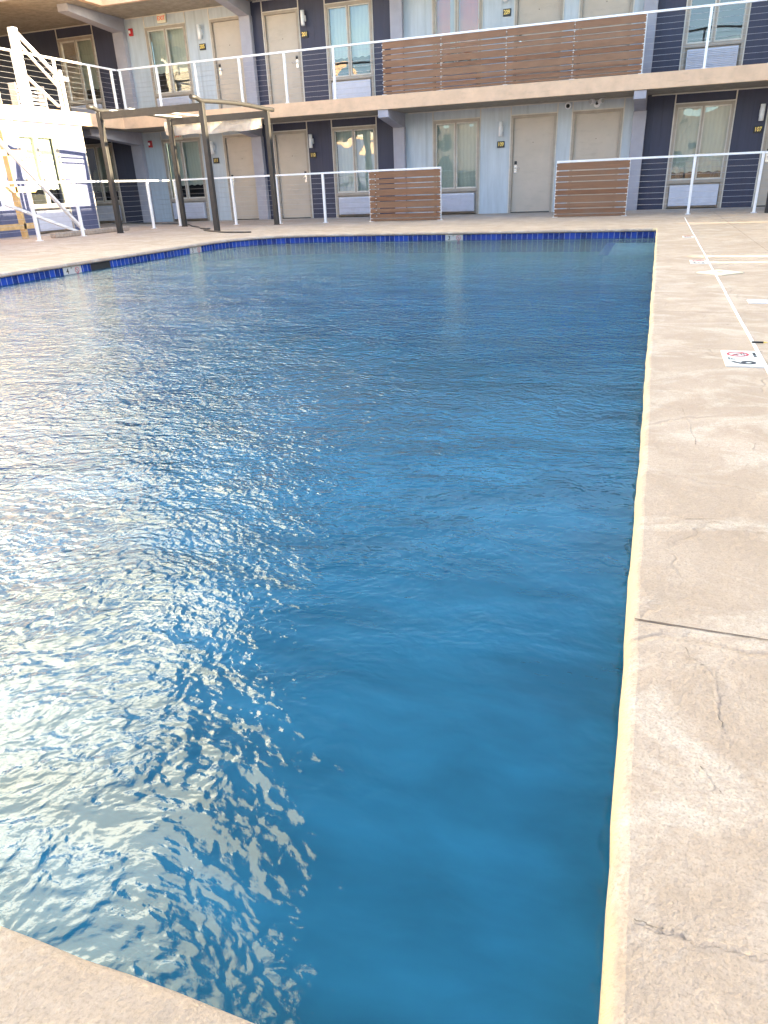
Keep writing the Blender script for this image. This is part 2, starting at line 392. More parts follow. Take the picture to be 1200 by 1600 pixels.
sgn = 1 if area > 0 else -1   # counter-clockwise -> right-hand normal points outwards

def loft(rows, zs, name, mat, smooth=True, uv=False):
    bm = bmesh.new(); R_ = []
    for r, z in zip(rows, zs): R_.append([bm.verts.new((p.x, p.y, z)) for p in r])
    uvl = bm.loops.layers.uv.new('UVMap') if uv else None
    k = len(rows[0]); cum = [0]
    for i in range(k): cum.append(cum[-1]+(rows[0][(i+1) % k]-rows[0][i]).length)
    for j in range(len(R_)-1):
        for i in range(k):
            f = bm.faces.new((R_[j][i], R_[j][(i+1) % k], R_[j+1][(i+1) % k], R_[j+1][i])); f.smooth = smooth
            if uv:
                for lp, (u, v) in zip(f.loops, ((cum[i], zs[j]), (cum[i+1], zs[j]), (cum[i+1], zs[j+1]), (cum[i], zs[j+1]))): lp[uvl].uv = (u, v)
    bmesh.ops.recalc_face_normals(bm, faces=bm.faces)
    me = bpy.data.meshes.new(name); bm.to_mesh(me); bm.free(); me.materials.append(mat)
    o = bpy.data.objects.new(name, me); COL.objects.link(o); return o

# deck sheet: inner ring follows the coping, outer edge reaches the horizon
bm = bmesh.new()
inn = offset(O, sgn*0.022, 0.0016)
vi = [bm.verts.new((p.x, p.y, 0)) for p in inn]
ei = [bm.edges.new((vi[i], vi[(i+1) % NO])) for i in range(NO)]
B = 300
vo = [bm.verts.new(c) for c in ((-B, -B, 0), (B, -B, 0), (B, B, 0), (-B, B, 0))]
eo = [bm.edges.new((vo[i], vo[(i+1) % 4])) for i in range(4)]
bmesh.ops.triangle_fill(bm, edges=ei+eo, use_beauty=True)
bmesh.ops.recalc_face_normals(bm, faces=bm.faces)
for f in bm.faces:
    if f.normal.z < 0: f.normal_flip()
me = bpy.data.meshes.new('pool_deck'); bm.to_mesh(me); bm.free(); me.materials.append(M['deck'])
deck = bpy.data.objects.new('pool_deck', me); COL.objects.link(deck); tag(deck, kind='structure')

# rounded coping nose
rows = []; zs = []
for d, z in ((0.022, 0.0), (0.017, -0.0015), (0.011, -0.005), (0.006, -0.011), (0.002, -0.019), (0.0, -0.027), (0.004, -0.036), (0.014, -0.042), (0.03, -0.045), (0.075, -0.045)):
    rows.append(offset(O, sgn*d, 0.0016)); zs.append(z)
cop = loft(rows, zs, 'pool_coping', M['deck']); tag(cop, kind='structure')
# tile band and basin
tw_ = offset(O, sgn*0.045)
tag(loft([tw_, tw_], [-0.040, -0.33], 'waterline_tile', M['tile'], False, True), kind='structure')
bm = bmesh.new()
fl = lambda y: -1.0-0.9*max(0, min(1, (9.0-y)/6.0))
top = [bm.verts.new((p.x, p.y, -0.33)) for p in tw_]; bot = [bm.verts.new((p.x, p.y, fl(p.y))) for p in tw_]
for i in range(NO): bm.faces.new((top[i], top[(i+1) % NO], bot[(i+1) % NO], bot[i]))
bm.faces.new(bot); bmesh.ops.triangulate(bm, faces=[f for f in bm.faces if len(f.verts) > 4])
me = bpy.data.meshes.new('pool_basin'); bm.to_mesh(me); bm.free(); me.materials.append(M['plaster'])
o = bpy.data.objects.new('pool_basin', me); COL.objects.link(o); tag(o, kind='structure')
# entry ledge (far right) and step along the far left corner, under water
m = MB(); m.box(-0.60, 0.07, 10.25, 12.18, -0.95, -0.205)
led = m.build('entry_ledge', plain('ledge_plaster', (0.80, 0.86, 0.90), 0.7)); tag(led, kind='structure')
m = MB(); m.box(-0.66, -0.54, 10.25, 12.18, -0.2045, -0.196); m.build('ledge_tile_line', M['ledge_tile'], led)
m = MB(); m.box(-6.9, -5.2, 10.6, 12.18, -1.0, -0.50); m.box(-6.9, -6.35, 8.7, 12.18, -1.0, -0.42)
tag(m.build('corner_steps', M['plaster']), kind='structure')
# water surface
m = MB(); vs = [m.bm.verts.new((p.x, p.y, WZ)) for p in tw_]; f = m.bm.faces.new(vs)
if f.normal.z < 0: f.normal_flip()
me = bpy.data.meshes.new('pool_water'); bmesh.ops.triangulate(m.bm, faces=m.bm.faces[:]); bmesh.ops.recalc_face_normals(m.bm, faces=m.bm.faces)
for f in m.bm.faces:
    f.normal_update()
    if f.normal.z < 0: f.normal_flip()
m.bm.to_mesh(me); m.bm.free(); me.materials.append(M['water'])
water = bpy.data.objects.new('pool_water', me); COL.objects.link(water); tag(water, kind='structure')

# control joints in the deck: thin sunken dark strips
jm = plain('joint_filler', (0.13, 0.095, 0.075), 0.9, 0.3, 30)
def wiggly_strip(name, pts, w, mat, z=0.0015):
    m = MB(); L = []
    for i, (x, y) in enumerate(pts):
        a = Vector(pts[max(0, i-1)]); b = Vector(pts[min(len(pts)-1, i+1)]); d = (b-a).normalized(); nn = Vector((-d.y, d.x))
        ww = w*(0.6+0.8*random.random()); L.append((m.bm.verts.new((x+nn.x*ww/2, y+nn.y*ww/2, z)), m.bm.verts.new((x-nn.x*ww/2, y-nn.y*ww/2, z))))
    for a, b in zip(L, L[1:]): m.bm.faces.new((a[0], a[1], b[1], b[0]))
    return m.build(name, mat)
def wander(p, q, n, amp):
    p = Vector(p); q = Vector(q); d = (q-p); nn = Vector((-d.y, d.x)).normalized(); out = []; o_ = 0
    for i in range(n+1):
        o_ = o_*0.8+random.uniform(-amp, amp); c = p+d*(i/n)+nn*(o_ if 0 < i < n else 0); out.append((c.x, c.y))
    return out
tag(wiggly_strip('deck_joint', wander((0.045, 1.186), (1.6, 1.176), 70, 0.0012), 0.0035, jm), kind='structure')
for k, (p, q) in enumerate((((0.072, 4.62), (1.6, 4.6)), ((0.072, 9.4), (6, 9.4)), ((-6.0, 12.5), (-6.0, 16)), ((-9.0, 4.0), (-9.0, 16)), ((-2.6, 12.3), (-2.6, 17.4)), ((1.1, 5.0), (1.1, 17)))):
    tag(wiggly_strip('deck_joint', wander(p, q, 60, 0.002), 0.004, jm), kind='structure')
vein_d = plain('vein_groove', (0.20, 0.155, 0.12), 0.9, 0.3, 40)
cracks = [[(0.162, 2.60), (0.168, 2.50), (0.182, 2.42), (0.181, 2.33), (0.192, 2.27), (0.187, 2.20)],
          [(0.128, 1.125), (0.138, 1.09), (0.158, 1.075), (0.172, 1.045), (0.178, 1.00), (0.173, 0.955), (0.178, 0.92)],
          [(0.060, 0.575), (0.085, 0.566), (0.105, 0.575), (0.13, 0.569), (0.165, 0.575), (0.20, 0.571), (0.26, 0.583), (0.32, 0.578)],
          [(0.14, 0.835), (0.15, 0.82), (0.158, 0.80), (0.168, 0.79)],
          [(0.36, 2.27), (0.345, 2.2), (0.38, 2.12), (0.42, 2.04)],
          [(0.14, 1.66), (0.20, 1.675), (0.27, 1.64), (0.36, 1.61), (0.5, 1.60)],
          [(0.12, 3.03), (0.22, 3.0), (0.34, 3.0), (0.45, 2.98)]]
def finewalk(pl, k=7, a=0.0024):
    out = []
    for p, q in zip(pl, pl[1:]):
        for i in range(k):
            t = i/k; out.append((p[0]+(q[0]-p[0])*t+random.uniform(-a, a), p[1]+(q[1]-p[1])*t+random.uniform(-a, a)))
    return out+[pl[-1]]
mm = M['deck']
for c in cracks:
    pl = finewalk(c)
    # raised lip beside a thin dark groove, as in hand-stamped concrete
    m = MB(); wv = 0.009; prof = ((-wv, 0.0), (-wv*0.5, 0.0007), (0.0, 0.0013), (wv*0.22, 0.0003))
    L = []
    for i, (x, y) in enumerate(pl):
        a = Vector(pl[max(0, i-1)]); b = Vector(pl[min(len(pl)-1, i+1)]); d = (b-a).normalized(); nn = Vector((-d.y, d.x))
        s_ = math.sin(math.pi*i/(len(pl)-1))**0.5*(0.6+0.5*random.random())
        L.append([m.bm.verts.new((x+nn.x*o_*s_, y+nn.y*o_*s_, 0.0006+h_*s_)) for o_, h_ in prof])
    for a, b in zip(L, L[1:]):
        for j in range(len(prof)-1):
            f = m.bm.faces.new((a[j], a[j+1], b[j+1], b[j])); f.smooth = True
    o = m.build('deck_ridge', mm); tag(o, kind='structure')
    wiggly_strip('groove', pl[1:-1], 0.0016, vein_d, 0.0012).parent = o

# slot drain along the right side (a long white strip)
m = MB()
for k in range(24):
    y0 = 0.6+k*0.6; m.box(0.495+0.0012*math.sin(k*1.7), 0.509+0.0012*math.sin(k*1.7), y0, y0+0.594, -0.004, 0.0035)
tag(m.build('strip_drain', M['white']), 'long white strip drain running along the deck right of the pool', 'drain')

# ------------------------------------------------------------------ depth markers
def no_diving(parent, c, r, nrm, right, up):
    c = Vector(c); right = Vector(right); up = Vector(up); nn = right.cross(up)
    m = MB(); m.ring(c, r, r*0.80, nrm, 0.0014)
    q = c+nn*0.0012
    m.obox(q-(right-up).normalized()*r*0.85, q+(right-up).normalized()*r*0.85, r*0.13, 0.001, up=nn)
    m.build('prohibition_ring', M['inkred'], parent)
    m = MB(); q = c+nn*0.0008
    # small diving figure
    m.obox(q+right*(-.1*r)+up*(.35*r), q+right*(.25*r)+up*(-.25*r), r*0.14, 0.001, up=nn)
    m.obox(q+right*(.25*r)+up*(-.25*r), q+right*(-.28*r)+up*(-.36*r), r*0.09, 0.001, up=nn)
    m.obox(q+right*(-.1*r)+up*(.35*r), q+right*(-.45*r)+up*(.02*r), r*0.10, 0.001, up=nn)
    m.obox(q+right*(-.55*r)+up*(-.55*r), q+right*(.55*r)+up*(-.55*r), r*0.06, 0.001, up=nn)
    m.build('diver_symbol', M['inkblack'], parent)
def marker(origin, right, up, w, h, nrm, num, label, small=True, nodive=False):
    """tile with number, FT and the no-diving symbol; origin is its centre"""
    r = Vector(right); u = Vector(up); nn = r.cross(u); c = Vector(origin)
    e = empty('depth_marker', c); tag(e, label, 'depth marker', 'white depth markers round the pool')
    m = MB(); z = Vector((0, 0, 0)); m.obox(z-r*w/2, z+r*w/2, h, 0.006, up=nn, ext=0); m.build('tile', M['glaze_deck'] if nrm == 'z' else M['glaze'], e)
    def at(a, b, d=0.0032): return z+r*a+u*b+nn*d
    text('numeral', num, h*0.86, M['inkblack'], e, frame_mat(at(-w*0.28, -h*0.02), r, u), 0.0008, 1.05)
    text('unit_letters', 'FT', h*0.26, M['inkblack'], e, frame_mat(at(-w*0.045, h*0.27), r, u), 0.0008)
    no_diving(e, at(w*0.25, h*0.08 if nodive else 0), h*(0.30 if nodive else 0.36), nrm, r, u)
    if nodive: text('warning_text', 'NO DIVING', h*0.115, M['inkblack'], e, frame_mat(at(w*0.25, -h*0.37), r, u), 0.0006)
    return e
marker((0.424, 3.405, 0.0025), (0, 1, 0), (-1, 0, 0), 0.30, 0.152, 'z', '6', 'six foot depth tile lying flat beside the strip drain', nodive=True)
marker((0.418, 7.36, 0.0025), (0, 1, 0), (-1, 0, 0), 0.30, 0.150, 'z', '5', 'flat depth tile on the deck just before the diamond shaped lid')
marker((0.418, 10.35, 0.0025), (0, 1, 0), (-1, 0, 0), 0.24, 0.13, 'z', '3', 'farthest flat depth tile on the right deck beyond the sunlit streak')
tz = -0.095
marker((XLp-0.038, 7.53, tz), (0, 1, 0), (0, 0, 1), 0.32, 0.105, 'x', '4', 'four foot depth tile on the left pool wall beside the skimmer')
marker((XLp-0.038, 10.32, tz), (0, 1, 0), (0, 0, 1), 0.32, 0.105, 'x', '3', 'three foot depth tile on the left pool wall near the curved corner')
marker((-3.11, YP+0.038, tz), (1, 0, 0), (0, 0, 1), 0.30, 0.105, 'y', '3', 'three foot depth tile in the blue band of the far pool wall')

# skimmer opening in the left wall
e = empty('skimmer', (XLp-0.043, 8.06, -0.10)); tag(e, 'dark skimmer opening in the blue tiles of the left pool wall', 'skimmer')
m = MB(); m.box(-0.001, 0.0022, -0.19, 0.19, -0.052, 0.052); m.build('opening', M['dark'], e)
m = MB(); m.box(-0.001, 0.006, -0.205, -0.19, -0.056, 0.056); m.box(-0.001, 0.006, 0.19, 0.205, -0.056, 0.056); m.box(-0.001, 0.006, -0.19, 0.19, 0.052, 0.058)
m.build('frame', plain('skimmer_frame', (0.03, 0.05, 0.2), 0.4), e)

# diamond lid, small cover plates, stub
e = empty('deck_lid', (0.54, 6.53, 0.0), R(45)); tag(e, 'cream square lid set diamond-wise across the strip drain', 'lid')
m = MB(); m.box(-0.125, 0.125, -0.125, 0.125, 0.0, 0.009, 0.003); lid = m.build('cover', M['cream'], e)
m = MB(); m.ring((0, 0, 0.0092), 0.030, 0.022, 'z', 0.002); m.ring((0, 0, 0.0092), 0.015, 0.009, 'z', 0.002); m.build('finger_hole', M['taupe'], lid)
m = MB(); m.ring((0.09, 0.09, 0.0092), 0.006, 0.002, 'z', 0.001, 10); m.build('screw', M['taupe'], lid)
e = empty('cover_plate', (0.80, 5.04, 0.0)); tag(e, 'white rectangular cover plate with a dark slot at the right edge', 'cover plate')
m = MB(); m.box(-0.2, 0.3, -0.075, 0.055, 0.0, 0.007, 0.002); m.build('plate', M['white'], e)
m = MB(); m.box(-0.2, 0.3, 0.06, 0.085, 0.0, 0.004); m.build('slot', plain('slot_grey', (0.12, 0.11, 0.11), 0.7), e)
e = empty('stub', (0.55, 3.745, 0.008)); tag(e, 'small black stub with a yellow tip lying by the strip drain', 'stub')
m = MB(); m.tube([(-0.055, 0.006, 0), (-0.005, 0.003, 0)], 0.0045, 10); m.build('shaft', M['black'], e)
m = MB(); m.tube([(-0.004, 0.003, 0), (0.012, 0.002, 0)], [0.0044, 0.002], 10); m.build('tip', M['gold'], e)

# ------------------------------------------------------------------ motel building
YF = 18.74; YS = 17.45; F = 2.59; SB = 2.31; RB = 4.95
bld = empty('motel_building', (0, 0, 0))
tag(bld, 'two storey motel with open walkways and light blue and navy bays around the pool', 'building')
WIN = [(-16.0, -14.82), (-13.12, -11.9), (-7.98, -6.8), (-5.31, -4.17), (0.15, 1.33)]
DOOR = [(-11.17, -10.2), (-9.66, -8.70), (-3.42, -2.38), (-2.02, -0.93), (2.0, 2.95)]
BAYS = [(-24, -13.9, 'navy_wall'), (-13.9, -10.1, 'blue_wall'), (-10.1, -6.15, 'navy_wall'), (-6.15, -0.56, 'blue_wall'), (-0.56, 6.0, 'navy_wall')]
for z0, z1 in ((0, SB), (F, RB)):
    H = 2.09
    for a, b, mt in BAYS:
        m = MB(); t = MB(); ops = sorted([o_ for o_ in WIN+DOOR if o_[0] >= a and o_[1] <= b])
        xx = a
        for (p, q) in ops:
            if p-xx > 0.01: m.box(xx, p, YF, YF+0.2, z0, z1)
            m.box(p, q, YF, YF+0.2, z0+H, z1)
            t.box(p-0.026, p, YF-0.012, YF+0.01, z0, z1); t.box(q, q+0.026, YF-0.012, YF+0.01, z0, z1)
            t.box(p, q, YF-0.012, YF+0.01, z0+H, z0+H+0.022)
            xx = q
        m.box(xx, b, YF, YF+0.2, z0, z1)
        if a < -9.2 and a > -11 or True: t.box(a+0.2, b-0.2, YF-0.010, YF+0.01, z1-0.03, z1-0.005)
        m.build('wall_section', M[mt], bld); t.build('trim_strip', M['trim'], bld)
# walkway floors, roof
m = MB(); m.box(-24, 6.0, YS, YF+0.25, SB, F); m.box(-15.3, -13.3, -8, YS, SB+0.001, F); m.box(-24, -15.3, -8, 16.0, SB+0.001, F)
m.build('walkway_slab', M['fascia'], bld)
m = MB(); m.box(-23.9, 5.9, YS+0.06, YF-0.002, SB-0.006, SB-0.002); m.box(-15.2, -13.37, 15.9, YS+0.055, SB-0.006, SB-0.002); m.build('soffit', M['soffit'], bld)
m = MB(); m.box(-24, 6.0, YS-0.12, YF+3.0, RB, RB+0.26); m.box(-24, -13.25, -8, YS-0.12, RB+0.001, RB+0.26); m.build('roof', M['fascia'], bld)
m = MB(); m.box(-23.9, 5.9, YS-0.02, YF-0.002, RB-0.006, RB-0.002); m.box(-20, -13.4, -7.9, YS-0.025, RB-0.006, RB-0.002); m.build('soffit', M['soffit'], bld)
# columns and tapered bracket beams
CX = [(-14.06, -13.72), (-10.25, -9.95), (-6.30, -6.01), (-0.71, -0.43), (4.6, 4.9)]
for z0, z1 in ((0, SB), (F, RB)):
    for a, b in CX:
        m = MB(); m.box(a, b, YF-0.16, YF-0.013, z0, z1-0.30, 0.008); m.build('column', M['column'], bld)
        m = MB(); y0 = YS+0.03 if a > -14 else YS-0.8; top = z1-0.008
        vv = []
        for x in (a+0.02, b-0.02):
            vv.append([m.bm.verts.new(p) for p in ((x, y0, top), (x, y0, top-0.15), (x, y0+0.10, top-0.165), (x, YF-0.17, z1-0.31), (x, YF-0.013, z1-0.31), (x, YF-0.013, top))])
        m.bm.faces.new(vv[0]); m.bm.faces.new(vv[1][::-1])
        for i in range(6): m.bm.faces.new((vv[0][i], vv[0][(i+1) % 6], vv[1][(i+1) % 6], vv[1][i]))
        m.build('bracket_beam', M['column'], bld)

def window(z0, x0, x1, parent, lift=0.26, ac='louver', y=YF, cur='curtain'):
    """frame (with mullion), two panes, curtain, dark room behind, unit below"""
    zb, zt = z0+0.575, z0+2.09; xm = (x0+x1)/2-0.02
    f = MB()
    f.box(x0, x0+0.055, y-0.03, y+0.09, z0, zt); f.box(x1-0.055, x1, y-0.03, y+0.09, z0, zt)
    f.box(x0+0.055, x1-0.055, y-0.03, y+0.09, zt-0.06, zt); f.box(x0+0.055, x1-0.055, y-0.035, y+0.09, zb-0.05, zb+0.02)
    f.box(xm-0.02, xm+0.02, y-0.012, y+0.07, zb+0.02, zt-0.06)
    w = f.build('window', M['taupe'], parent)
    s = MB()
    for a, b in ((x0+0.055, xm-0.02), (xm+0.02, x1-0.055)):
        s.box(a, a+0.025, y+0.0, y+0.05, zb+0.02, zt-0.06); s.box(b-0.025, b, y+0.0, y+0.05, zb+0.02, zt-0.06)
        s.box(a+0.025, b-0.025, y+0.0, y+0.05, zb+0.02, zb+0.05); s.box(a+0.025, b-0.025, y+0.0, y+0.05, zt-0.085, zt-0.06)
        g = MB(); g.poly([(a+0.025, y+0.03, zb+0.05), (b-0.025, y+0.03, zb+0.05), (b-0.025, y+0.03, zt-0.085), (a+0.025, y+0.03, zt-0.085)]); g.build('pane', M['glass'], w)
    s.build('sash', M['trim'], w)
    c = MB(); n_ = 40; L = []
    for i in range(n_+1):
        xx = x0+0.06+(x1-x0-0.12)*i/n_; yy = y+0.13+0.003*math.sin(i*1.9)+0.002*math.sin(i*0.7)
        L.append((c.bm.verts.new((xx, yy, zb+lift+0.012*math.sin(i*0.9))), c.bm.verts.new((xx, yy, zt-0.07))))
    for a, b in zip(L, L[1:]): f_ = c.bm.faces.new((a[0], b[0], b[1], a[1])); f_.smooth = True
    c.build('curtain', M[cur], w)
    d = MB(); d.box(x0+0.01, x1-0.01, y+0.5, y+0.55, z0, zt); d.box(x0+0.0, x0+0.02, y+0.21, y+0.5, z0, zt); d.box(x1-0.02, x1, y+0.21, y+0.5, z0, zt); d.box(x0, x1, y+0.21, y+0.55, zt, zt+0.03)
    d.build('room_interior', M['dark'], w)
    # panel and air conditioner
    p = MB(); p.box(x0+0.055, x1-0.055, y+0.02, y+0.06, z0+0.02, zb-0.05); p.build('spandrel_panel', M['taupe'], parent)
    ax0, ax1 = x0+0.10, x1-0.10
    if ac == 'flat':
        q = MB(); q.box(ax0-0.02, ax1+0.02, y-0.05, y+0.02, z0+0.06, z0+0.49, 0.006); q.build('air_conditioner', M['ac'], parent)
    else:
        q = MB(); q.box(ax0, ax1, y-0.10, y+0.02, z0+0.07, z0+0.485, 0.008); u = q.build('air_conditioner', M['ac'], parent)
        l = MB()
        for k in range(12):
            zz = z0+0.095+k*0.032; l.obox((ax0+0.02, y-0.108, zz), (ax1-0.02, y-0.108, zz), 0.016, 0.010, up=(0, 0.5, 1))
        l.build('grille', M['ac'], u)
    return w
for i, (a, b) in enumerate(WIN):
    window(0, a, b, bld, lift=(0.3, 0.36, 0.0, 0.0, 0.17)[i], ac=('louver', 'louver', 'louver', 'louver', 'flat')[i])
    window(F, a, b, bld, lift=(0.3, 0.5, 0.42, 0.25, 1.36)[i], ac=('louver', 'louver', 'flat', 'louver', 'louver')[i], cur='orange' if i == 3 else 'curtain')  # orange and pale bands in the fourth upper window

def door(z0, x0, x1, handle, parent, y=YF):
    f = MB(); zt = z0+2.09
    f.box(x0, x0+0.055, y-0.02, y+0.12, z0, zt); f.box(x1-0.055, x1, y-0.02, y+0.12, z0, zt); f.box(x0+0.055, x1-0.055, y-0.02, y+0.12, zt-0.055, zt)
    fr = f.build('door_frame', M['taupe'], parent)
    d = MB(); d.box(x0+0.06, x1-0.06, y+0.035, y+0.08, z0+0.03, zt-0.06, 0.003); dd = d.build('door', M['door'], parent)
    s = MB(); s.box(x0+0.055, x1-0.055, y+0.0, y+0.11, z0, z0+0.024); s.build('threshold', M['black'], dd)
    p = MB(); xm = (x0+x1)/2; p.tube([(xm, y+0.036, z0+1.52), (xm, y+0.030, z0+1.52)], 0.009, 10); p.build('peephole', M['black'], dd)
    if handle:
        hx = x0+0.13 if handle < 0 else x1-0.13; g = -handle
        h = MB(); h.box(hx-0.033, hx+0.033, y+0.022, y+0.036, z0+0.88, z0+1.06, 0.006)
        h.tube([(hx, y+0.02, z0+0.99), (hx, y-0.03, z0+0.99), (hx+g*0.03, y-0.034, z0+0.99), (hx+g*0.12, y-0.034, z0+0.985)], 0.010, 8); h.build('handle', M['chrome'], dd)
        h = MB(); h.box(hx-0.028, hx+0.028, y+0.010, y+0.036, z0+1.07, z0+1.14, 0.004); h.build('card_reader', M['black'], dd)
    return dd
for i, (a, b) in enumerate(DOOR):
    hd = (-1, 1, -1, 0, -1)[i]
    door(0, a, b, hd, bld); door(F, a, b, hd, bld)

# west wing: flush ground floor bay, recessed upper wall
W0 = -13.35
wy0, wy1 = 13.72, 14.92
m = MB()
m.box(-19, W0, -8, 11.2, 0, SB); m.box(-19, W0, wy1, 15.84, 0, SB); m.box(-19, W0, 12.15, wy0, 0, SB)
m.box(-19, W0, wy0, wy1, 2.09, SB); m.box(-19, W0, 11.2, 12.15, 2.09, SB); m.box(-19, W0-0.25, 11.2, 12.15, 0, 2.09); m.box(-19, W0-0.6, wy0, wy1, 0, 2.09)
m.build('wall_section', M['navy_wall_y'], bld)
m = MB(); m.box(W0, W0+0.012, wy0-0.03, wy0, 0, SB); m.box(W0, W0+0.012, wy1, wy1+0.03, 0, SB); m.box(W0-0.02, W0+0.014, 15.82, 15.85, 0, SB)
m.build('trim_strip', M['trim'], bld)
m = MB(); m.box(-20, -15.1, -8, 15.35, F, RB); m.build('wall_section', M['stucco'], bld)
m = MB()
for y in (9.6, 12.2, 14.6): m.box(-15.1, -15.07, y, y+0.06, F, RB)
m.build('trim_strip', M['trim'], bld)
# side-facing window and door of that bay: build facing -y about the origin, then turn to face +x
tmp = empty('turn', (0, 0, 0))
w = window(0, -0.6, 0.6, tmp, lift=0.36, ac='flat', y=0)
dr = door(0, -0.475, 0.475, -1, tmp, y=0)
def turn(objs, cy):
    T = Matrix.Translation((W0+0.0, cy, 0)) @ Matrix.Rotation(R(90), 4, 'Z')
    for o_ in objs:
        o_.data.transform(T)
bpy.context.view_layer.update()
allk = kids(tmp)
wk = [o_ for o_ in allk if o_.name.split('.')[0] in ('window', 'spandrel_panel', 'air_conditioner')]
dk = [o_ for o_ in allk if o_ not in wk]
def tree(o_): return [o_]+[q for c in kids(o_) for q in tree(c)]
turn([q for o_ in wk for q in tree(o_)], (wy0+wy1)/2)
turn([q for o_ in dk for q in tree(o_)], 11.675)
for o_ in allk: o_.parent = bld
bpy.data.objects.remove(tmp)
m = MB(); m.box(-15.1, -13.38, 14.35, 14.62, RB-0.33, RB-0.008, 0.01); m.build('bracket_beam', M['column'], bld)
# columns carrying the west walkway roof
for y in (9.4, 13.05):
    m = MB(); m.box(-13.62, -13.36, y, y+0.26, F, RB-0.01, 0.008); m.build('column', M['column'], bld)

# ------------------------------------------------------------------ railings
def rail_posts(m_list, parent, pts, z0, top):
    for (x, y) in pts:
        m = MB(); m.box(x-0.024, x+0.024, y-0.028, y+0.028, z0+0.008, z0+top-0.03, 0.004); m.box(x-0.05, x+0.05, y-0.05, y+0.05, z0, z0+0.009); m.build('post', M['white'], parent)
def top_rail(parent, p, q, z):
    m = MB(); m.obox((p[0], p[1], z-0.017), (q[0], q[1], z-0.017), 0.062, 0.036); m.build('top_rail', M['white'], parent)
def cables(parent, p, q, z0, n=9, z1=0.93):
    for k in range(n):
        z = z0+0.09+k*(z1-0.09)/(n-1)
        m = MB(); m.tube([(p[0], p[1], z), (q[0], q[1], z)], 0.0029, 6); m.build('cable', M['steel'], parent)
BW = [0.128, 0.085, 0.085, 0.128, 0.085, 0.128, 0.085, 0.085, 0.06]
def slats(parent, x0, x1, y, z0, htop, joints=()):
    """horizontal hardwood boards of mixed widths with narrow gaps, fixed to the outside of the posts"""
    m = MB(); z = z0+htop-0.045; seg = [x0]+list(joints)+[x1]
    k = 0
    while z-0.035 > z0+0.012:
        w = BW[k % len(BW)]; w = min(w, z-z0-0.008); gap = 0.016 if k % 3 else 0.021
        for a, b in zip(seg, seg[1:]):
            m.box(a+0.003, b-0.003, y-0.022+0.002*random.random(), y-0.001, z-w, z, 0.002)
        z -= w+gap; k += 1
    m.build('slat_panel', M['wood'], parent)
    m = MB()
    zz = z0+htop-0.1
    while zz > z0+0.08:
        for a in seg: m.box(a-0.012, a+0.012, y-0.026, y-0.022, zz, zz+0.012)
        zz -= 0.12
    m.build('fixing_clip', M['white'], parent)

YR = 16.15; T = 1.05
r1 = empty('cable_railing', (-11.2, YR, 0)); o0 = Vector((-11.2, YR, 0))
def rel(o0, p): return (p[0]-o0.x, p[1]-o0.y)
def railing(origin, label, runs, z0, top, posts, panels=(), grp='white cable railings around the pool'):
    e = empty('cable_railing', origin); tag(e, label, 'railing', grp); o0 = Vector(origin)
    rail_posts(None, e, [rel(o0, p) for p in posts], 0, top)
    for p, q in runs: top_rail(e, rel(o0, p), rel(o0, q), top)
    for p, q in runs:
        cables(e, rel(o0, p), rel(o0, q), 0)
    for (a, b, y, js) in panels:
        slats(e, a-o0.x, b-o0.x, y-o0.y-0.03, 0, top, [j-o0.x for j in js])
    return e
bpy.data.objects.remove(r1)
railing((-11.16, YR, 0), 'ground railing across the far left with a wood slat panel at its right end',
        [((-11.16, YR), (-4.42, YR))], 0, T, [(-11.13, YR), (-9.54, YR), (-8.36, YR), (-7.18, YR), (-6.04, YR), (-4.44, YR)], [(-6.05, -4.42, YR, (-5.9,))])
railing((-1.99, YR, 0), 'ground railing at the right with a wood slat panel at its left end',
        [((-1.99, YR), (6.0, YR))], 0, T, [(-1.97, YR), (-0.60, YR), (0.59, YR), (1.76, YR), (2.95, YR), (4.1, YR)], [(-1.99, -0.58, YR, ())])
railing((-11.27, 15.3, 0), 'ground railing running along the left side towards the white sunlit bay',
        [((-11.27, 16.11), (-11.27, 6.0))], 0, T, [(-11.27, y) for y in (15.26, 14.05, 12.83, 11.6, 10.4, 9.2, 8.0, 6.8)])
XS = -13.27
ye = YS+0.05
railing((XS, ye, F), 'upper floor railing across the far building with one long wood slat panel',
        [((XS+0.0, ye), (6.0, ye))], F, T, [(-13.20, ye), (-12.10, ye), (-10.98, ye), (-9.76, ye), (-8.56, ye), (-7.32, ye), (-6.10, ye), (-4.77, ye), (-3.35, ye), (-1.96, ye), (-0.60, ye), (0.58, ye), (1.76, ye), (2.95, ye), (4.1, ye)],
        [(-6.12, -0.59, ye, (-4.77, -3.35, -1.96))])
railing((XS-0.03, ye-0.05, F), 'upper floor railing on the sunlit left wing above the pergola',
        [((XS-0.03, ye-0.05), (XS-0.03, 3.0))], F, T, [(XS-0.03, y) for y in (17.28, 16.47, 15.30, 14.1, 12.9, 11.7, 10.5, 9.3, 8.1, 6.9)])

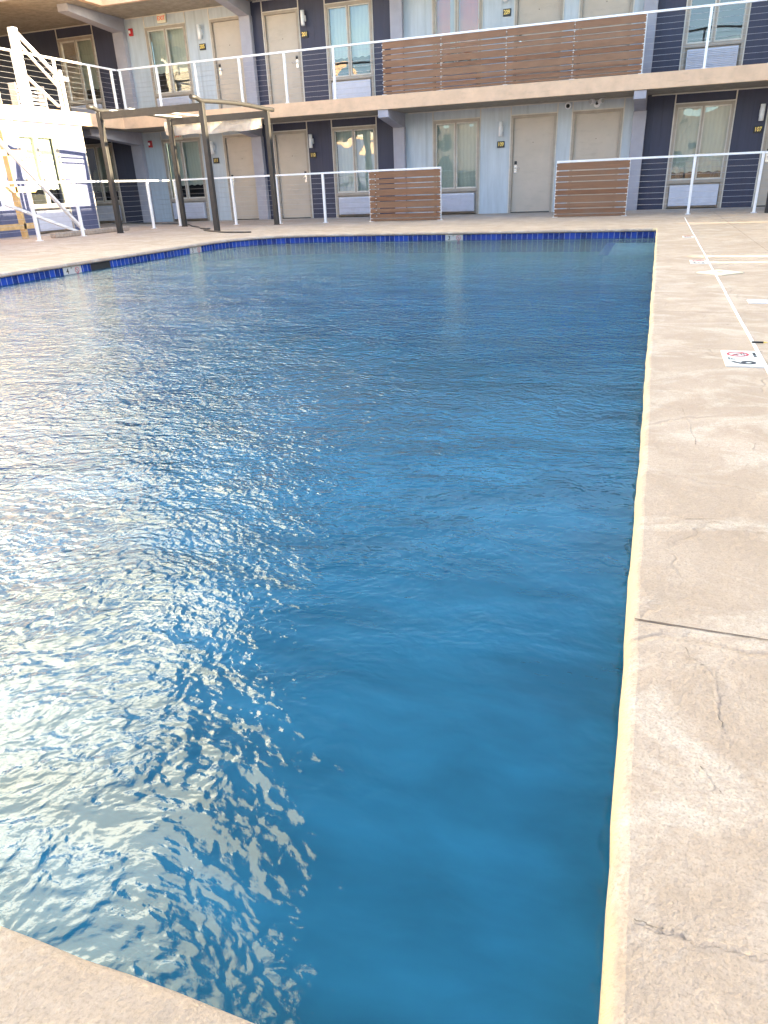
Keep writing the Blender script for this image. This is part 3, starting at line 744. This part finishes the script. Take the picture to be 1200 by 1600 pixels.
# ------------------------------------------------------------------ wall fittings
def lamp_proto():
    e = empty('wall_lamp'); m = MB(); m.tube([(0, -0.10, -0.155), (0, -0.10, 0.155)], 0.048, 20); b = m.build('lamp_tube', M['white'], e)
    m = MB(); m.box(-0.045, 0.045, -0.055, 0.0, -0.06, 0.06, 0.005); m.build('bracket', M['white'], e)
    return e
lp = lamp_proto()
LAMPS = [(-11.49, 1.82, 'white tube lamp left of the ground floor door behind the pergola'), (-8.56, 1.83, 'white tube lamp on navy wall above room number 110'),
         (-3.65, 1.83, 'white tube lamp above room number 109 on the light blue wall'), (1.87, 1.83, 'white tube lamp at the right edge above room number 107'),
         (-11.45, 4.44, 'upper floor white tube lamp beside the exit sign window'), (-8.54, 4.46, 'upper floor white tube lamp on navy wall above room number 201'),
         (-3.62, 4.45, 'upper floor white tube lamp cut by the top edge above number 209')]
for i, (x, z, lab) in enumerate(LAMPS):
    e = lp if i == 0 else copy_tree(lp)
    e.location = (x, YF, z); tag(e, lab, 'wall lamp', 'white tube lamps beside the doors')
NUMS = [(-11.46, 1.51, '111', 'black number plaque behind the front right pergola post'), (-8.55, 1.51, '110', 'gold number 110 on the navy ground floor wall'),
        (-3.65, 1.51, '109', 'gold number 109 plaque on the light blue ground floor wall'), (1.85, 1.52, '107', 'gold number 107 on the navy wall at the right edge'),
        (-11.45, 4.13, '205', 'gold number 205 plaque on the pale upper wall'), (-8.55, 4.14, '201', 'gold number 201 on the dark upper wall'),
        (-3.60, 4.11, '209', 'gold number 209 plaque above the long wood panel')]
for x, z, s, lab in NUMS:
    e = empty('room_number', (x, YF, z)); tag(e, lab, 'room number', 'black and gold room number plaques')
    m = MB(); m.box(-0.085, 0.085, -0.035, 0.0, -0.068, 0.068, 0.003); m.build('plaque', M['black'], e)
    text('numerals', s, 0.115, M['gold'], e, frame_mat((0, -0.038, 0), (1, 0, 0), (0, 0, 1)), 0.004, 0.82)
for z, lab in ((2.17, 'exit sign under the walkway behind the canopy'), (4.84, 'exit sign above the upper floor left window')):
    e = empty('exit_sign', (-12.55, YF, z)); tag(e, lab, 'exit sign')
    m = MB(); m.box(-0.135, 0.135, -0.06, 0.0, -0.10, 0.10, 0.008); m.build('housing', M['cream'], e)
    text('lettering', 'EXIT', 0.125, M['exitred'], e, frame_mat((0, -0.0615, 0), (1, 0, 0), (0, 0, 1)), 0.003, 0.9)
for x, z, lab in ((-13.50, 2.01, 'red fire alarm strobe on the ground floor wall'), (-13.56, 4.63, 'red fire alarm strobe on the upper floor wall')):
    e = empty('fire_alarm', (x, YF, z)); tag(e, lab, 'fire alarm')
    m = MB(); m.box(-0.06, 0.06, -0.05, 0.0, -0.085, 0.085, 0.012); m.build('housing', M['red'], e)
    m = MB(); m.box(-0.035, 0.01, -0.085, -0.05, -0.03, 0.035, 0.01); m.build('strobe_lens', M['white'], e)
e = empty('security_camera', (-2.14, YF, 2.215)); tag(e, 'round white camera with a black lens on the light blue wall', 'camera')
m = MB(); m.tube([(0, 0, 0), (0, -0.035, 0), (0, -0.06, -0.008)], [0.072, 0.070, 0.055], 24); m.build('base_ring', M['white'], e)
m = MB(); m.tube([(0, -0.061, -0.008), (0, -0.085, -0.012), (0, -0.098, -0.014)], [0.043, 0.036, 0.014], 20); m.build('lens', M['black'], e)
e = empty('flood_light', (-1.51, YF, 2.235)); tag(e, 'twin headed white flood light above the second tan door', 'flood light')
m = MB(); m.tube([(0, 0, -0.02), (0, -0.04, -0.03)], [0.075, 0.07], 22); m.build('base', M['white'], e)
for s in (-1, 1):
    m = MB(); m.tube([(s*0.02, -0.05, -0.0), (s*0.075, -0.10, 0.022), (s*0.13, -0.15, 0.02)], [0.02, 0.048, 0.055], 16); h = m.build('lamp_head', M['white'], e)
    m = MB(); m.tube([(s*0.1305, -0.1505, 0.02), (s*0.1335, -0.1535, 0.0198)], [0.046, 0.046], 16); m.build('lens', M['glaze'], h)
m = MB(); m.tube([(0, -0.04, -0.01), (0, -0.07, -0.02)], [0.035, 0.03], 16); m.build('sensor', M['black'], e)

# ------------------------------------------------------------------ pergola
e = empty('pergola', (-9.6, 14.6, 0)); tag(e, 'dark metal pergola frame with a curved top bar beside the railing', 'pergola')
P_ = {'fl': (-10.95, 13.62), 'bl': (-10.76, 15.78), 'fr': (-8.44, 13.50), 'br': (-8.22, 15.72)}
off = Vector((-9.6, 14.6, 0))
def L3(p, z): return Vector((p[0], p[1], z))-off
for k, p in P_.items():
    m = MB(); m.box(p[0]-off.x-0.048, p[0]-off.x+0.048, p[1]-off.y-0.048, p[1]-off.y+0.048, 0.0, 2.30, 0.004)
    o = m.build('post', M['bronze'], e)
    b = MB(); b.box(p[0]-off.x-0.055, p[0]-off.x+0.055, p[1]-off.y-0.055, p[1]-off.y+0.055, 0.0, 0.012); b.build('base_plate', M['bronze'], o)
for a, b in (('fl', 'fr'), ('bl', 'br')):
    m = MB(); m.obox(L3(P_[a], 2.235), L3(P_[b], 2.235), 0.05, 0.13); m.build('beam', M['bronze'], e)
for a, b in (('fl', 'bl'), ('fr', 'br')):
    pa, pb = L3(P_[a], 2.33), L3(P_[b], 2.33); d = (pb-pa)
    pts = [pa+d*t+Vector((0, 0, 0.0+0.035*math.sin(math.pi*min(1, max(0, t)))+(0.05 if t < 0 else 0.0))) for t in (-0.13, -0.07, 0, 0.12, 0.3, 0.5, 0.7, 0.88, 1, 1.07, 1.12)]
    m = MB(); m.tube(pts, 0.042, 10); m.build('side_rail', M['bronze'], e)
for t in (0.12, 0.30):
    a = L3(P_['fl'], 2.315).lerp(L3(P_['fr'], 2.315), t); b = L3(P_['bl'], 2.315).lerp(L3(P_['br'], 2.315), t)
    m = MB(); m.obox(a, b, 0.06, 0.02); m.build('cross_slat', M['white'], e)
# canvas canopy bunched along the back half of the frame
cn = empty('canopy_cloth', (-9.6, 15.2, 2.2)); tag(cn, 'cream canvas canopy gathered under the pergola with a hanging valance', 'canopy')
m = MB(); nx, ny = 70, 24; G = []
x0c, x1c = -10.96, -8.42
for j in range(ny+1):
    v = j/ny; row = []
    for i in range(nx+1):
        u = i/nx; x = x0c+(x1c-x0c)*u
        y = 15.86+0.42*(1-v)
        sag = 0.02*math.sin(math.pi*u*2)**2+0.035*math.sin(v*math.pi*4+u*3)+0.012*math.sin(u*13+v*5)
        row.append(m.bm.verts.new((x+9.6, y-15.2, 0.075-sag*0.4)))
    G.append(row)
for j in range(ny):
    for i in range(nx):
        f = m.bm.faces.new((G[j][i], G[j][i+1], G[j+1][i+1], G[j+1][i])); f.smooth = True
m.build('roof_cloth', M['canvas'], cn)
m = MB(); G = []; nz = 14
for j in range(nz+1):
    v = j/nz; row = []
    for i in range(nx+1):
        u = i/nx; x = x0c+(x1c-x0c)*u
        hang = 0.27+0.02*math.sin(u*math.pi)+0.008*math.sin(u*17)
        y = 15.86-0.01+v*(0.030*math.sin(u*11+1)+0.016*math.sin(u*31+v*3))*(0.5+u)-0.03*math.sin(v*math.pi)
        z = 0.05-0.012*abs(math.sin(math.pi*u*3))-hang*v
        row.append(m.bm.verts.new((x+9.6, y-15.2, z)))
    G.append(row)
for j in range(nz):
    for i in range(nx):
        f = m.bm.faces.new((G[j][i], G[j][i+1], G[j+1][i+1], G[j+1][i])); f.smooth = True
m.build('valance', M['canvas'], cn)

# dark post at the right edge
e = empty('dark_post', (1.97, 15.98, 0)); tag(e, 'slim black post standing behind the railing at the right edge', 'post')
m = MB(); m.box(-0.045, 0.045, -0.045, 0.045, 0, 1.0, 0.004); m.build('shaft', M['black'], e)
m = MB(); m.box(-0.055, 0.055, -0.055, 0.055, 1.0, 1.02); m.build('cap', M['black'], e)

# ------------------------------------------------------------------ things by the west bay
e = empty('stair_handrail', (-11.62, 13.3, 0)); tag(e, 'sloping white double handrail meeting the railing post at its foot', 'handrail')
def SB_(p, q, r=0.03): return [(0, p[0]-13.3, p[1]), (0, q[0]-13.3, q[1])]
m = MB(); m.obox((0, 13.34-13.3, 0.03), (0, 11.2-13.3, 2.05), 0.05, 0.07, up=(1, 0, 0)); m.build('upper_bar', M['white'], e)
m = MB(); m.obox((0, 13.16-13.3, 0.05), (0, 11.3-13.3, 0.68), 0.05, 0.06, up=(1, 0, 0)); m.build('lower_bar', M['white'], e)
e = empty('wooden_trellis', (-12.4, 12.4, 0)); tag(e, 'tan wooden frame with cross boards leaning beside the sunlit window', 'trellis')
m = MB(); m.obox((0, 0.0, 0), (0, -0.02, 2.0), 0.06, 0.13, up=(1, 0, 0)); m.build('upright', M['lumber'], e)
m = MB(); m.obox((0, -1.2, 0), (0, -1.22, 2.0), 0.06, 0.13, up=(1, 0, 0)); m.build('upright', M['lumber'], e)
for z in (0.24, 0.93, 1.60):
    m = MB(); m.obox((0.05, -1.3, z), (0.05, 0.5 if z > 0.5 else 0.28, z), 0.03, 0.11, up=(0, 0, 1)); m.build('cross_board', M['lumber'], e)
e = empty('parking_curb', (-11.42, 13.5, 0)); 
m = MB(); m.box(-0.08, 0.08, -1.15, 1.2, 0.0, 0.10, 0.02); bpy.data.objects.remove(e)
o = m.build('concrete_curb', M['curb']); o.location = (-11.62, 13.5, 0); tag(o, 'low rough concrete curb on the deck behind the left railing', 'curb')
hp = [(-15.0, 18.4), (-13.6, 17.9), (-12.2, 17.2), (-11.2, 16.55), (-10.5, 15.7), (-10.0, 15.2), (-9.5, 14.55), (-9.15, 14.35), (-9.05, 13.95), (-8.75, 13.62), (-8.3, 13.25), (-7.9, 12.98), (-7.3, 12.86)]
def cr(pts, k=5):
    out = []
    for i in range(len(pts)-1):
        p0 = Vector(pts[max(0, i-1)]); p1 = Vector(pts[i]); p2 = Vector(pts[i+1]); p3 = Vector(pts[min(len(pts)-1, i+2)])
        for j in range(k):
            t = j/k; out.append(0.5*((2*p1)+(-p0+p2)*t+(2*p0-5*p1+4*p2-p3)*t*t+(-p0+3*p1-3*p2+p3)*t**3))
    return out+[Vector(pts[-1])]
m = MB(); m.tube([(p.x, p.y, 0.016) for p in cr(hp)], 0.014, 8)
tag(m.build('hose', M['rubber']), 'thin dark hose winding over the deck under the pergola', 'hose')
# upper floor things behind the sunlit railing
e = empty('white_post_frame', (-13.62, 14.6, F)); tag(e, 'bright white post with sloping braces standing on the upper left walkway', 'post frame')
m = MB(); m.box(-0.07, 0.07, -0.075, 0.075, 0, 1.55, 0.005); m.build('post', M['white'], e)
m = MB(); m.obox((0, 0.1, 1.46), (0, 1.25, 0.66), 0.05, 0.075, up=(1, 0, 0)); m.build('brace', M['white'], e)
m = MB(); m.obox((0, 0.1, 1.26), (0, 1.1, 0.50), 0.04, 0.05, up=(1, 0, 0)); m.build('brace', M['white'], e)
m = MB(); m.obox((0, 0.1, 0.66), (0, 0.95, 0.12), 0.04, 0.06, up=(1, 0, 0)); m.build('brace', M['white'], e)
e = empty('white_stand', (-13.75, 16.0, F)); tag(e, 'small white T shaped stand behind the left railing', 'stand')
m = MB(); m.box(-0.03, 0.03, -0.06, 0.0, 0, 0.92, 0.004); m.build('stem', M['white'], e)
m = MB(); m.box(-0.03, 0.03, -0.28, 0.20, 0.70, 0.78, 0.004); m.build('arm', M['white'], e)
e = empty('louvered_bench', (-14.25, 15.35, F)); tag(e, 'white slatted box leaning behind the left railing', 'slatted box')
m = MB()
for k in range(7): m.obox((0.06-0.02*k, -0.4, 0.06+k*0.08), (0.06-0.02*k, 0.45, 0.06+k*0.08), 0.02, 0.035, up=(0.3, 0, 1))
m.build('louvers', M['column'], e)
for a_ in (-0.43, 0.45):
    m = MB(); m.box(-0.14, 0.06, a_, a_+0.03, 0, 0.60); m.build('side_board', M['column'], e)

# ------------------------------------------------------------------ the other sides of the courtyard (rear for reflections; unseen east side added for shade)
XE = 6.0; HE = 5.33
def shade_wing_win(m, y): m.box(XE-0.02, XE+0.05, y, y+1.15, 0.6, 2.05); m.box(XE-0.02, XE+0.05, y, y+1.15, F+0.6, F+2.05)
e = empty('east_shade_wing', (0, 0, 0)); tag(e, 'pale unseen wall and tower added right of the pool to shade the courtyard', 'building')
m = MB()
slits = [(7.30, 7.42), (7.82, 7.98), (13.08, 13.14), (13.24, 13.31)]  # gaps cut in the added wall to throw sun streaks on the deck
ys = [-14]+[v for s in slits for v in s]+[16.15]
for a, b in zip(ys[0::2], ys[1::2]): m.box(XE, XE+0.3, a, b, 0, 1.47)
m.box(XE, XE+0.3, -14, 16.15, 1.47, HE)
m.build('wall', M['stucco'], e)
m = MB()
for y in (-9, -5, -1, 3, 9.3): shade_wing_win(m, y)
m.build('window', M['dark'], e)  # dark window boxes on the added unseen wall
m = MB(); m.box(XE, XE+8, 16.15, 24, 0, 12.5); m.build('shade_tower', M['stucco'], e)  # tall unseen block added to keep the far left corner in shade
e = empty('rear_building', (0, 0, 0)); tag(e, 'peach building facing the pool from the near side', 'building')
m = MB(); m.box(-20, 4.5, -18, -14.5, 0, 4.6); m.build('wall', M['peach'], e)
m = MB()
for k in range(6):
    x = -18.5+k*3.8
    m.box(x, x+1.2, -14.5, -14.46, 0.9, 2.1); m.box(x, x+1.2, -14.5, -14.46, 2.9, 3.9)
m.build('window', M['dark'], e)
m = MB()
for k in range(60): m.box(-19+k*0.4, -18.93+k*0.4, -9.0, -8.96, 0.0, 1.1)
m.box(-19, 4.8, -9.02, -8.94, 1.1, 1.18)
o = m.build('picket_fence', M['white']); tag(o, 'white picket fence across the near end of the courtyard', 'fence')

# ------------------------------------------------------------------ light
EL = R(14)
sun = bpy.data.lights.new('sun', 'SUN'); sun.energy = 4.4; sun.angle = R(0.55); sun.color = (1.0, 0.82, 0.52)
so = bpy.data.objects.new('sun', sun); COL.objects.link(so)
so.rotation_euler = Vector((-math.cos(EL), 0.0, -math.sin(EL))).to_track_quat('-Z', 'Y').to_euler(); so.location = (40, 10, 12)
world = bpy.data.worlds.new('World'); scene.world = world; world.use_nodes = True
wt = world.node_tree; nd = wt.nodes; ln = wt.links; bg = nd['Background']
sky = nd.new('ShaderNodeTexSky'); sky.sky_type = 'NISHITA'; sky.sun_disc = False; sky.sun_elevation = EL; sky.sun_rotation = R(90)
sky.altitude = 50; sky.air_density = 1.0; sky.dust_density = 1.2; sky.ozone_density = 1.5
class WN(NT):
    def __init__(s): s.t = wt; s.n = nd; s.l = ln; s.co = nd.new('ShaderNodeTexCoord').outputs['Generated']
w = WN()
def dot(v): 
    d = w.new('ShaderNodeVectorMath', operation='DOT_PRODUCT'); ln.new(w.co, d.inputs[0]); d.inputs[1].default_value = v; return d.outputs['Value']
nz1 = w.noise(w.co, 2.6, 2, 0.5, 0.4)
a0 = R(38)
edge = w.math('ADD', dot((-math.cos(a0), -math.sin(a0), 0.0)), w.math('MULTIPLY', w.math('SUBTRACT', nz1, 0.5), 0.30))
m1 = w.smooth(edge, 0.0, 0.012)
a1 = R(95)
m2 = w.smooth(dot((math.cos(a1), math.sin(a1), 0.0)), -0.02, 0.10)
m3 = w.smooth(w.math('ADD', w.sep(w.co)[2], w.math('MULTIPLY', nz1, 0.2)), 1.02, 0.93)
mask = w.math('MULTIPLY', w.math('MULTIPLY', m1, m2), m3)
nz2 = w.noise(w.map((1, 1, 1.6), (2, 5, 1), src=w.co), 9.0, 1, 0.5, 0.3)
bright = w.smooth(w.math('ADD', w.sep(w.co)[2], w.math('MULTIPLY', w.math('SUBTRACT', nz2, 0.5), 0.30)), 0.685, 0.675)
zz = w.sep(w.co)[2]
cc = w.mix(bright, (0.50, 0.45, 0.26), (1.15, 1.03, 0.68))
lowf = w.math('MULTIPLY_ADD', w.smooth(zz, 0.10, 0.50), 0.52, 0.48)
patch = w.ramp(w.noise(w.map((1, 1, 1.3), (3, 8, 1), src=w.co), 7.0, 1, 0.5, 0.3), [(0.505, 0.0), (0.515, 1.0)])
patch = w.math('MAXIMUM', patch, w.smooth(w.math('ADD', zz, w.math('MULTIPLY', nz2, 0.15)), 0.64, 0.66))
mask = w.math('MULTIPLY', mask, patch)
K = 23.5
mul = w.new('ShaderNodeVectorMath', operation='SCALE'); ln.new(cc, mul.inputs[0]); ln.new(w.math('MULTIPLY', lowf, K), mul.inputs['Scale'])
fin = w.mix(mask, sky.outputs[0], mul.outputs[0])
ln.new(fin, bg.inputs['Color']); bg.inputs['Strength'].default_value = 0.10

# ------------------------------------------------------------------ camera
cam = bpy.data.cameras.new('camera'); co = bpy.data.objects.new('camera', cam); COL.objects.link(co)
cam.sensor_fit = 'HORIZONTAL'; cam.sensor_width = 36; cam.lens = 1100.5/1200*36; cam.clip_start = 0.02; cam.clip_end = 2000
rt = Vector((0.94200255, 0.33357525, -0.03686133)); up = Vector((-0.10922314, 0.40857629, 0.90616539)); fw = Vector((-0.31733501, 0.849584, -0.42131404))
Mx = Matrix((rt, up, -fw)).transposed().to_4x4(); Mx.translation = (0, 0, 0.7493); co.matrix_world = Mx
scene.camera = co
vs_ = scene.view_settings; vs_.view_transform = 'Standard'; vs_.look = 'None'; vs_.exposure = 3.3; vs_.gamma = 1
scene.cycles.max_bounces = 8; scene.cycles.transparent_max_bounces = 12
scene.cycles.sample_clamp_indirect = 8
